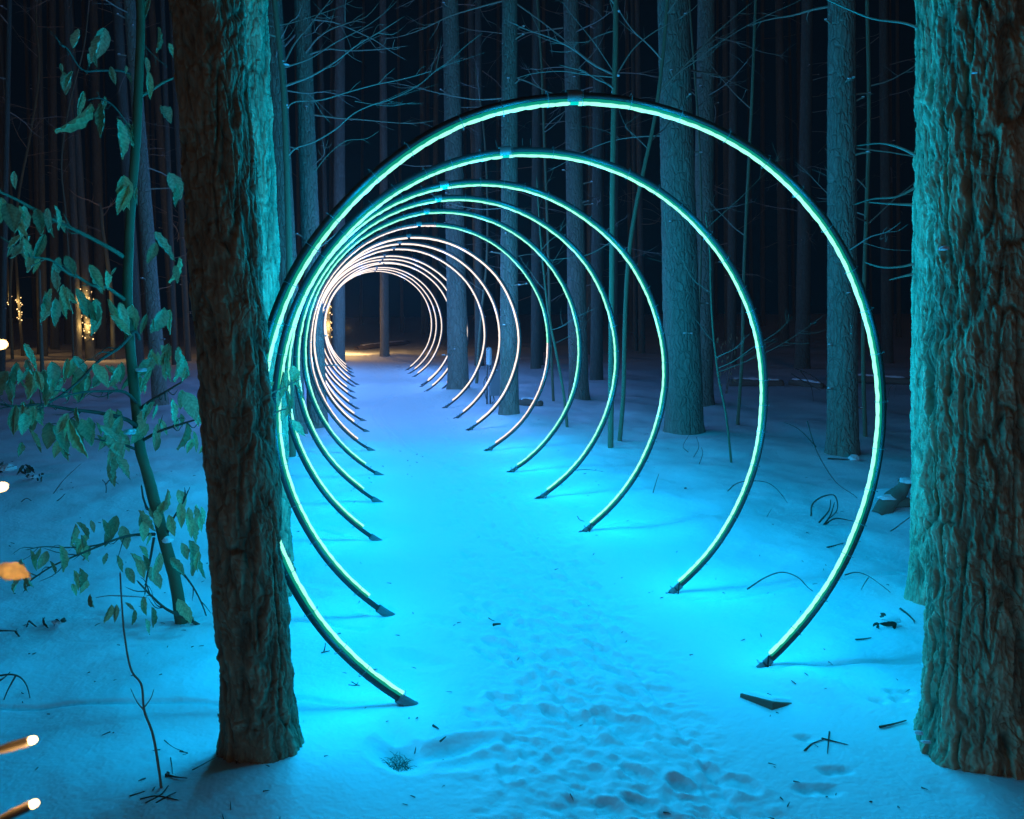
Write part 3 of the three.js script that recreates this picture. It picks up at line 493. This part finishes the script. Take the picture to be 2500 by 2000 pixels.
{ // shrub with dead leaves behind the second hoop
  const b = onGround(1775, 965); sit(b); const d = -b.z, g = thing('dead_shrub', b, 'small shrub with withered pale leaves behind the second hoop', 'shrub'), P = (x, y, z = 0) => at(x, y, d + z).sub(b);
  for (let k = 0; k < 6; k++) part('branch', limb([V(rr(-.05, .05), -.05, 0), P(1775 + rr(-12, 12), 900, rr(-.1, .1)), P(1775 + rr(-26, 26), 815 + rr(0, 40), rr(-.2, .2))], .006, .002, 5, 10), M.twig, g);
  for (let k = 0; k < 34; k++) { const m = part('leaf', leafGeos[k % 7], leafMats[(k * 3) % 4], g), L = rr(.06, .1); m.scale.set(L, L, L); m.position.copy(P(1775 + rr(-25, 25), rr(810, 945), rr(-.2, .2))); m.rotation.set(rr(-.5, .5), rr(0, 6), rr(-.7, .7)); }
}

// ------------------------------------------------------------------ electrical box on posts
{
  const b = sit(onGround(1191, 992)), d = -b.z, g = thing('electrical_box', b, 'grey electrical box on thin posts with an upright white light above', 'electrical box'), P = (x, y, z = 0) => at(x, y, d + z).sub(b);
  for (const [x, y] of [[1189, 985], [1197, 992]]) { const p = P(x, y), h = P(x, 852).y, q = new THREE.CylinderGeometry(.014, .014, h + .15, 10); q.translate(p.x, h / 2 - .05, 0); part('post', q, M.steel, g); }
  const c = P(1208, 934), sx = 24 * perPixel(b.clone()), sy = 62 * perPixel(b.clone());
  const shape = new THREE.Shape(), w = sx / 2, h = sy / 2, q = .015; shape.moveTo(-w + q, -h); shape.lineTo(w - q, -h); shape.quadraticCurveTo(w, -h, w, -h + q); shape.lineTo(w, h - q); shape.quadraticCurveTo(w, h, w - q, h); shape.lineTo(-w + q, h); shape.quadraticCurveTo(-w, h, -w, h - q); shape.lineTo(-w, -h + q); shape.quadraticCurveTo(-w, -h, -w + q, -h);
  const bg = new THREE.ExtrudeGeometry(shape, { depth: .09, bevelEnabled: true, bevelSize: .006, bevelThickness: .006, bevelSegments: 2 }); bg.translate(c.x, c.y, c.z - .02); const box = part('cabinet', bg, M.boxGrey, g);
  const door = new THREE.BoxGeometry(sx * .8, sy * .84, .008); door.translate(c.x, c.y, c.z + .078); part('door', door, M.boxGrey, box);
  const cap = P(1208, 903), cl = clump(g, cap.add(V(0, 0, .03)), .08); cl.scale.set(.1, .03, .06);
  const lp = P(1194, 870, -.08), lh = 44 * perPixel(b.clone()), fix = new THREE.CapsuleGeometry(.048, lh - .09, 6, 14); fix.translate(lp.x, lp.y, lp.z); part('light_housing', fix, M.white, g);
  part('cable', limb([P(1205, 966), P(1206, 980), P(1200, 985), P(1210, 992), P(1222, 985)], .008, .006, 6, 20), M.cable, g);
  part('cable', limb([P(1190, 915), P(1182, 930), P(1184, 960), P(1190, 985)], .006, .006, 6, 20), M.cable, g);
}

// ------------------------------------------------------------------ warm string lights on far trunks, and the little lights near the lens
const warm = glow([3.2, 1.9, .75]), warmNear = glow([16, 9, 3.2]);
function stringColumn(px, y0, y1, wpx, n, d, label, cd) {
  const b = at(px, y1, d), top = at(px, y0, d); b.y = groundY(b.x, b.z, false); const g = thing('string_light_column', b, label, 'string lights', 'warm string lights wrapped on far trunks'), rad = wpx * d / FPX / 2, h = top.y - b.y, lo = at(px, y1, d).y - b.y;
  part('trunk', trunkGeo(V(0, 0, 0), 14, rad * .92, 12, 14, 0, rnd() * 9), M.barkFarDimmed, g);
  const bulb = new THREE.SphereGeometry(.018, 8, 6), pts = [];
  for (let k = 0; k < n; k++) { const t = (k + rr(-.3, .3)) / n, a = k * 1.15 + rr(-.4, .4) + .6, p = V(Math.cos(a) * (rad + .03), lerp(lo, h, t), Math.sin(a) * (rad + .03)); pts.push(p); const m = part('bulb', bulb, warm, g); m.position.copy(p); m.scale.setScalar(rr(.7, 1.25)); }
  part('wire', limb(pts, .006, .006, 4, n * 4), M.cable, g);
  for (const t of [.25, .75]) { const l = new THREE.PointLight(new THREE.Color().setRGB(1, .56, .2), cd / 2, 0, 2); l.position.set(b.x, b.y + lerp(Math.max(lo, .4), h, t), b.z + rad + .12); l.castShadow = true; scene.add(l); }
}
stringColumn(218, 700, 828, 22, 42, 27, 'brightest far column of warm string lights, seen between beech leaves', 2.2);
stringColumn(49, 722, 782, 7, 16, 30, 'far column of warm string lights near the left edge, the taller of two', 1);
stringColumn(25, 718, 752, 6, 5, 33, 'few warm far string lights at the left edge', .5);
stringColumn(802, 720, 822, 14, 30, 26.5, 'column of warm string lights left of the pale trunk at the tunnel end', 3);
{ const l = new THREE.PointLight(new THREE.Color().setRGB(1, .58, .22), 9, 0, 2); const p = at(850, 800, 29); l.position.set(p.x, .9, p.z); l.castShadow = true; scene.add(l); }
function fairy(px, py, d, tail, label) {
  const p = at(px, py, d), g = thing('fairy_light', p, label, 'fairy light', 'small warm fairy lights close to the lens'), q = tail.map(t => at(t[0], t[1], t[2] ?? d).sub(p));
  const dir = q[0].clone().normalize(), up = new THREE.Quaternion().setFromUnitVectors(V(0, 1, 0), dir);
  const pr = [[0, -.0045], [.0013, -.0042], [.0022, -.003], [.0026, -.001], [.0024, .003]].map(v => new THREE.Vector2(v[0], v[1])), bg = new THREE.LatheGeometry(pr, 16); bg.applyQuaternion(up); part('bulb', bg, warmNear, g);
  const hg = new THREE.LatheGeometry([[.0020, .0], [.0030, .0008], [.0034, .003], [.0034, .014], [.0028, .020], [.002, .024]].map(v => new THREE.Vector2(v[0], v[1])), 16); hg.applyQuaternion(up); part('holder', hg, mat([.22, .165, .10], { roughness: .5 }), g);
  part('wire', limb([dir.clone().multiplyScalar(.022), ...q], .0016, .0016, 6, 24), M.cable, g);
  const l = new THREE.PointLight(new THREE.Color().setRGB(1, .66, .32), .045, 0, 2); l.position.copy(p); l.shadow.radius = .15; l.castShadow = true; scene.add(l);
}
fairy(74, 1809, .62, [[10, 1828], [-60, 1850], [-160, 1900]], 'lit fairy light pointing right at the lower left edge, upper of two');
fairy(78, 1965, .60, [[25, 1990], [-40, 2040], [-120, 2060]], 'lit fairy light at the lower left corner, lower of two');
fairy(0, 1190, .6, [[-40, 1200], [-90, 1230], [-160, 1260]], 'glowing fairy light cut by the left edge beside the snow');
fairy(-2, 842, .6, [[-45, 850], [-90, 830], [-160, 800]], 'blurred amber fairy light cut by the left edge among the beech leaves');
{ // dry leaf close to the lens, lit by the fairy lights
  const p = at(0, 1458, .62), g = thing('dry_leaf', p, 'curled dry brown leaf close to the lens at the left edge', 'leaf'); const L = .030;
  const m1 = part('blade', leafGeos[1], new THREE.MeshPhysicalMaterial({ map: leafTex, color: new THREE.Color().setRGB(.9, .62, .4), roughness: .9, transmission: .2, thickness: 0, side: THREE.DoubleSide }), g); m1.scale.set(L * 1.5, L * 1.1, L); m1.rotation.set(.9, .4, .7); m1.position.set(-.006, .022, 0);
  const m2 = part('curled_edge', leafGeos[4], leafMats[3], g); m2.scale.set(L * 1.1, L * .9, L); m2.rotation.set(-.6, .3, .5); m2.position.set(-.008, .03, .002);
  const l = new THREE.PointLight(new THREE.Color().setRGB(1, .66, .32), .010, 0, 2); const q = at(-30, 1330, .58); l.position.copy(q); fairy(-30, 1330, .58, [[-70, 1320], [-120, 1300], [-180, 1290]], 'fairy light just outside the left edge above the dry leaf');
}

// ------------------------------------------------------------------ things lying in the snow
function litter(name, lines, r, label, cat, o = {}) {
  let low = lines[0][0]; for (const l of lines) for (const q of l) if (q[1] > low[1]) low = q; if (o.base) low = o.base;
  const b = sit(onGround(...low)), d = -b.z, g = thing(name, b, label, cat, o.group);
  lines.forEach(l => { const pts = l.map(q => o.flat ? sit(onGround(...q), r * .5).sub(b) : at(q[0], q[1], d).sub(b)); if (pts.length === 2) pts.splice(1, 0, pts[0].clone().lerp(pts[1], .5).add(V(0, r, 0))); part(o.part || 'stick', limb(pts, r * .72, r * .32, 6, pts.length * 5, .15), o.mat || M.darkTwig, g); });
  return { g, b, d };
}
const q6 = (x, y) => [1400 + x / 1.568, 900 + y / 1.568], q2 = (x, y) => [x / 1.568, 900 + y / 1.568], q7 = (x, y) => [650 + x / 1.9165, 1100 + y / 1.9165];
const TW = { group: 'fallen twigs on the snow' };
litter('fallen_twig', [[q6(665, 845), q6(735, 800), q6(800, 780), q6(860, 800), q6(900, 840), q6(945, 870)]], .006, 'arched twig behind the right side of the nearest hoop', 'twig', TW);
litter('fallen_twig', [[q6(1040, 790), q6(1080, 780), q6(1120, 790), q6(1180, 830), q6(1240, 880)], [q6(1130, 800), q6(1100, 850)]], .005, 'arched twig between the nearest hoop and the right edge trunks', 'twig', TW);
litter('fallen_twig', [[q6(970, 710), q6(1000, 697), q6(1035, 683)]], .008, 'short thick twig left of the nearest hoop pipe', 'twig', { ...TW, flat: true });
litter('fallen_twig', [[q6(1105, 645), q6(1150, 642), q6(1210, 625), q6(1260, 590), q6(1290, 568)]], .008, 'long bent twig reaching to the trunk behind the right edge trunk', 'twig', TW);
litter('fallen_twig', [[q6(300, 492), q6(315, 440), q6(328, 400)]], .006, 'upright twig between the third and second hoops', 'twig', TW);
litter('fallen_twig', [[q6(590, 470), q6(625, 440), q6(690, 430), q6(750, 440), q6(795, 480), q6(825, 525)]], .006, 'thin arched twig behind the second hoop', 'twig', TW);
litter('fallen_twig', [[q6(895, 200), q6(925, 300), q6(960, 370), q6(1010, 440), q6(1085, 495), q6(1095, 520)], [q6(930, 300), q6(860, 230), q6(805, 205)]], .006, 'tall bowed twig in front of the snowy stub trunk', 'twig', TW);
litter('fallen_twig', [[q6(910, 565), q6(915, 520), q6(955, 490), q6(1000, 487), q6(1010, 540), q6(975, 580)], [q6(950, 610), q6(985, 560), q6(1000, 510)], [q6(960, 600), q6(1000, 575), q6(1075, 585)], [q6(940, 590), q6(980, 540), q6(985, 500)]], .010, 'curled dead branch tangle left of the nearest hoop', 'branch', TW);
{ const s = litter('fallen_twig', [[q6(975, 345), q6(1020, 347), q6(1085, 352)], [q6(1070, 360), q6(1085, 330)]], .014, 'snow topped stick at the foot of the snowy stub trunk', 'twig', TW); clump(s.g, at(...q6(1075, 345), s.d).sub(s.b), .07); }
litter('fallen_twig', [[q6(1250, 950), q6(1280, 972), q6(1307, 997)]], .009, 'straight twig left of the thick right edge trunk', 'twig', { ...TW, flat: true });
litter('fallen_twig', [[q6(1172, 1380), q6(1220, 1372), q6(1277, 1357)]], .008, 'flat twig left of the foot of the thick right edge trunk', 'twig', { ...TW, flat: true });
litter('fallen_twig', [[q6(885, 1467), q6(915, 1440), q6(960, 1424)], [q6(950, 1420), q6(1000, 1433), q6(1055, 1446)], [q6(980, 1395), q6(975, 1440), q6(972, 1482)]], .005, 'crossed twigs on the snow at lower right', 'twig', { ...TW, flat: true });
litter('fallen_twig', [[q6(1080, 1049), q6(1110, 1046), q6(1142, 1042)]], .007, 'small flat twig right of the nearest hoop foot', 'twig', { ...TW, flat: true });
litter('fallen_twig', [[q6(835, 20), q6(900, 60), q6(950, 85)], [q6(870, 10), q6(910, 70), q6(920, 140)], [q6(850, 0), q6(900, 20), q6(960, 60)]], .012, 'dark leaning branches left of the snowy stub trunk, far back', 'branch', TW);
litter('fallen_twig', [[q6(1195, 240), q6(1200, 140), q6(1215, 70), q6(1235, 60), q6(1225, 110)]], .006, 'hooked twig standing right of the nearest hoop', 'twig', TW);
litter('fallen_twig', [[q6(460, 340), q6(480, 300), q6(470, 260)], [q6(480, 370), q6(495, 325), q6(490, 300)], [q6(440, 320), q6(420, 300), q6(445, 250)]], .006, 'upright twig tuft at the foot of the widest mid distance trunk', 'twig', TW);
litter('fallen_twig', [[q6(730, 590), q6(745, 560), q6(760, 535)], [q6(725, 570), q6(750, 578), q6(780, 575)]], .004, 'tiny twig star between the second and nearest hoops', 'twig', TW);
litter('fallen_twig', [[q2(195, 492), q2(245, 425), q2(312, 362)]], .006, 'long slanting twig in the snow at left', 'twig', TW);
litter('fallen_twig', [[q2(385, 485), q2(403, 482), q2(403, 440), q2(390, 425)], [q2(403, 445), q2(425, 425), q2(455, 443)]], .008, 'forked upright twig left of the beech stem', 'twig', TW);
litter('fallen_twig', [[q2(70, 520), q2(102, 497), q2(132, 517)]], .006, 'small tent shaped twig at left', 'twig', TW);
litter('fallen_twig', [[q2(205, 515), q2(228, 500), q2(250, 478)]], .008, 'short slanting twig right of the tent shaped twig', 'twig', TW);
litter('fallen_twig', [[q2(-20, 1003), q2(30, 1004), q2(68, 1005)], [q2(58, 1006), q2(75, 1028), q2(100, 1052)]], .007, 'bent twig on the snow at the left edge, below the beech branch', 'twig', TW);
litter('fallen_twig', [[q2(98, 1010), q2(103, 985), q2(110, 963)], [q2(110, 966), q2(140, 990), q2(172, 1016)]], .006, 'pointed two stick twig beside the leaf clod at left', 'twig', TW);
litter('fallen_twig', [[q2(-20, 1178), q2(50, 1172), q2(80, 1185), q2(102, 1215), q2(118, 1278)], [q2(60, 1175), q2(30, 1230), q2(10, 1280)], [q2(0, 1195), q2(20, 1180), q2(40, 1160)]], .006, 'drooping dark twig in the lower left snow', 'twig', TW);
litter('fallen_twig', [[q2(638, 1612), q2(675, 1628), q2(722, 1640)], [q2(640, 1622), q2(650, 1605), q2(640, 1600)]], .006, 'short black twig left of the foot of the thick left trunk', 'twig', { ...TW, flat: true });
litter('fallen_twig', [[q2(630, 1460), q2(665, 1485), q2(705, 1500)], [q2(690, 1500), q2(720, 1508), q2(700, 1515)], [q2(740, 1600), q2(790, 1570), q2(850, 1530)], [q2(655, 1530), q2(660, 1570), q2(664, 1610)]], .003, 'pine needles on the snow by the thick left trunk', 'needles', { ...TW, flat: true });
litter('fallen_twig', [[q2(500, 1700), q2(530, 1690), q2(560, 1680)], [q2(540, 1710), q2(600, 1700), q2(690, 1720)], [q2(560, 1725), q2(620, 1695), q2(650, 1660)], [q2(600, 1725), q2(640, 1705), q2(680, 1690)]], .005, 'tangle of dark twigs at the foot of the thin seedling', 'twig', { ...TW, flat: true });
litter('fallen_twig', [[q7(258, 950), q7(280, 944), q7(298, 940)], [q7(270, 945), q7(275, 925), q7(278, 905)]], .005, 'small dark twig between the left trunk and the nearest hoop', 'twig', { ...TW, flat: true });
litter('bark_chip', [[q7(1062, 822), q7(1080, 818), q7(1098, 817)]], .012, 'dark bark chip on the footpath', 'bark chip', { flat: true, part: 'chip' });
litter('fallen_twig', [[q7(1040, 785), q7(1055, 795), q7(1070, 800)]], .004, 'thin twig beside the bark chip on the path', 'twig', { ...TW, flat: true });
litter('fallen_twig', [[q7(1455, 308), q7(1468, 325), q7(1490, 332)]], .006, 'small curved twig at the right foot of the third hoop', 'twig', { ...TW });
litter('fallen_twig', [[q7(1430, 105), q7(1500, 103), q7(1580, 112)]], .006, 'flat twig right of the third hoop foot', 'twig', { ...TW, flat: true });
litter('fallen_twig', [[q7(780, 1290), q7(800, 1302), q7(808, 1308)], [q7(815, 1365), q7(830, 1352), q7(842, 1342)]], .006, 'twig ends poking from the drift left of the footpath', 'twig', { ...TW, flat: true });
litter('fallen_twig', [[q7(400, 1085), q7(425, 1100), q7(440, 1105)], [q7(410, 1105), q7(425, 1095), q7(430, 1085)], [q7(385, 1100), q7(420, 1103), q7(435, 1100)]], .0035, 'needle tuft on the snow left of the nearest hoop foot', 'needles', { ...TW, flat: true });
{ // dry leaves and clods
  const clod = (px, py, s, label, k, g3) => { const b = sit(onGround(px, py)), g = thing('leaf_clod', b, label, 'dead leaves', 'small heaps of dead leaves in the snow'); for (let i = 0; i < k; i++) { const m = part('leaf', leafGeos[i % 7], mat([.07, .05, .03], { side: THREE.DoubleSide }), g), L = s * rr(.5, .9); m.scale.set(L, L, L); m.position.set(rr(-s, s), rr(.01, .3) * s + .3 * s, rr(-s, s) * .6); m.rotation.set(rr(-1.4, 1.4), rr(0, 6), rr(-1.4, 1.4)); } clump(g, V(rr(-s, s) * .4, s * .35, 0), s * .4); };
  clod(20, 1165, .17, 'dark dead leaf heap at the left edge of the snow', 9); clod(75, 1178, .12, 'dark dead leaf heap right of the one at the left edge', 7); clod(134, 1550, .07, 'little snow dusted leaf clod at lower left', 5);
  clod(2170, 1542, .09, 'snow dusted leaf clod left of the thick right edge trunk', 6); clod(587, 1908, .028, 'single dark curled leaf at the foot of the thick left trunk', 1);
  clod(1555, 1175, .03, 'small dark leaf between the third and second hoops', 2); clod(1672, 1198, .035, 'small dark leaf inside the second hoop', 2);
}
{ // stump, log, buried board corner, grass hole
  const b = sit(onGround(2180, 1258)), g = thing('stump', b, 'broken dark stump with snow left of the right edge trunks', 'stump');
  part('wood', limb([V(-.12, -.05, 0), V(-.02, .08, 0), V(.07, .17, .02), V(.09, .24, .02)], .075, .05, 14, 26, .35), M.log, g); part('wood', limb([V(-.05, .05, 0), V(.12, .06, .04), V(.24, .02, .05)], .045, .03, 10, 20, .3), M.log, g);
  clump(g, V(.1, .23, .02), .06); clump(g, V(.16, .09, .05), .06); clump(g, V(-.06, .1, .03), .05);
}
function logAt(x0, y0, x1, y1, r, label) { const a = sit(onGround(x0, y0)), c = sit(onGround(x1, y1)), g = thing('fallen_log', a, label, 'log', 'fallen logs lying in the wood'), e = c.sub(a); part('wood', limb([V(0, r * .5, 0), e.clone().multiplyScalar(.3).add(V(0, r * .8, 0)), e.clone().multiplyScalar(.7).add(V(0, r * .6, 0)), e.clone().add(V(0, r * .5, 0))], r, r * .8, 12, 30, .15), M.log, g); const s = limb([V(0, r * 1.35, 0).addScaledVector(e, .08), e.clone().multiplyScalar(.5).add(V(0, r * 1.5, 0)), e.clone().multiplyScalar(.92).add(V(0, r * 1.25, 0))], r * .5, r * .4, 8, 20, .3); part('snow_cap', s, M.snow, g); }
logAt(1272, 992, 1322, 998, .07, 'short dark log lying right of the trunk behind the electrical box');
logAt(1780, 946, 1915, 950, .09, 'long dark log lying behind the second hoop on the right');
logAt(1930, 948, 2010, 956, .08, 'dark log behind the nearest hoop on the right');
logAt(870, 858, 1000, 845, .10, 'dark log lying in the warm lit clearing beyond the tunnel end');
logAt(2020, 935, 2230, 950, .09, 'dark log between the nearest hoop and the right edge trunks');
{
  const b = sit(onGround(1884, 1735)), g = thing('buried_board', b, 'corner of a snow covered board sticking out below the nearest hoop foot', 'board');
  const sh = new THREE.Shape(); sh.moveTo(0, 0); sh.lineTo(.20, .06); sh.lineTo(.11, .25); sh.lineTo(-.08, .12); sh.closePath();
  const bd = new THREE.ExtrudeGeometry(sh, { depth: .045, bevelEnabled: true, bevelSize: .004, bevelThickness: .004, bevelSegments: 2 }); bd.rotateX(-Math.PI / 2); const m = part('board', bd, M.log, g); m.position.set(0, -.016, 0); m.rotation.set(-.24, 0, -.2);
  const sc = gridGeo(24, 24, (i, j) => { const u = i / 24, v = j / 24, x = lerp(lerp(.003, .197, u), lerp(-.076, .108, u), v), z = -lerp(lerp(.003, .06, u), lerp(.12, .247, u), v), e = Math.min(u, v, 1 - u, 1 - v); return [x, .048 + .012 * sstep(0, .14, e) + .004 * noise(x * 20, z * 20), z, u, v]; }); const s2 = part('snow_cap', sc, M.snow, g); s2.rotation.copy(m.rotation); s2.position.copy(m.position);
}
{
  const b = sit(onGround(972, 1845)), g = thing('grass_tuft', b, 'matted dry grass showing through a melted hole in the snow', 'grass tuft'), bl = [];
  for (let k = 0; k < 70; k++) { const a = rr(0, 6.28), r = rr(0, .07), p = V(Math.cos(a) * r * .8, -.055, Math.sin(a) * r * 1.1), e = V(rr(-.05, .05), rr(.005, .03), rr(-.05, .05)); bl.push(limb([p, p.clone().add(e.clone().multiplyScalar(.5)).add(V(0, .012, 0)), p.clone().add(e)], .0013, .0006, 3, 4)); }
  part('blades', merge(bl), mat([.10, .085, .05]), g, 'stuff');
}
{ // needles and bark crumbs sprinkled on the snow
  const bits = [];
  for (let k = 0; k < 420; k++) {
    const d = 2.3 + 10 * Math.pow(rnd(), 1.3), px = rr(0, 2500), p = at(px, 1200, d); if (Math.abs(p.x - pathX(p.z)) < .45) { if (rnd() < .7) continue; }
    const a = rr(0, 6.28), L = rr(.008, .035), r = rr(.0012, .003), q = V(p.x, 0, p.z), e = V(p.x + Math.cos(a) * L, 0, p.z + Math.sin(a) * L);
    q.y = groundY(q.x, q.z) + r * .6; e.y = groundY(e.x, e.z) + r * .6 + rr(0, .006); bits.push(limb([q, q.clone().lerp(e, .5).add(V(0, .001, 0)), e], r, r * .6, 4, 3));
  }
  tag(part('needle_litter', merge(bits), M.darkTwig), 'dark pine needles and bark crumbs sprinkled over the snow', 'litter', null, 'stuff');
}
// branches of the right edge trees reaching into the picture
for (const [t, l] of [[Dk, [[2290, 100], [2222, 60], [2130, 45], [2070, 22], [2010, -6]]], [Dk, [[2235, 378], [2190, 358], [2150, 350], [2090, 356]]], [Dk, [[2228, 670], [2200, 676], [2170, 684]]], [Dk, [[2230, 645], [2195, 652], [2150, 652], [2110, 640]]], [Dk, [[2232, 460], [2190, 480], [2130, 486], [2085, 500]]], [Dk, [[2226, 500], [2180, 498], [2120, 494]]]]) {
  const p = l.map(q => at(q[0], q[1], t.d + .05).sub(t.b)); part('branch', limb(p, .008, .003, 6, 18, .15), M.paleTwig, t.g);
}
clump(C.g, at(2380, 178, C.d - .22).sub(C.b), .009); clump(C.g, at(2305, 608, C.d - .2).sub(C.b), .015); clump(C.g, at(2243, 1790, C.d - .1).sub(C.b), .016); clump(C.g, at(2262, 1812, C.d - .12).sub(C.b), .012);
clump(A.g, at(672, 1380, A.d - .02).sub(A.b), .015); clump(A.g, at(668, 1470, A.d - .04).sub(A.b), .015);

renderer.render(scene, camera);
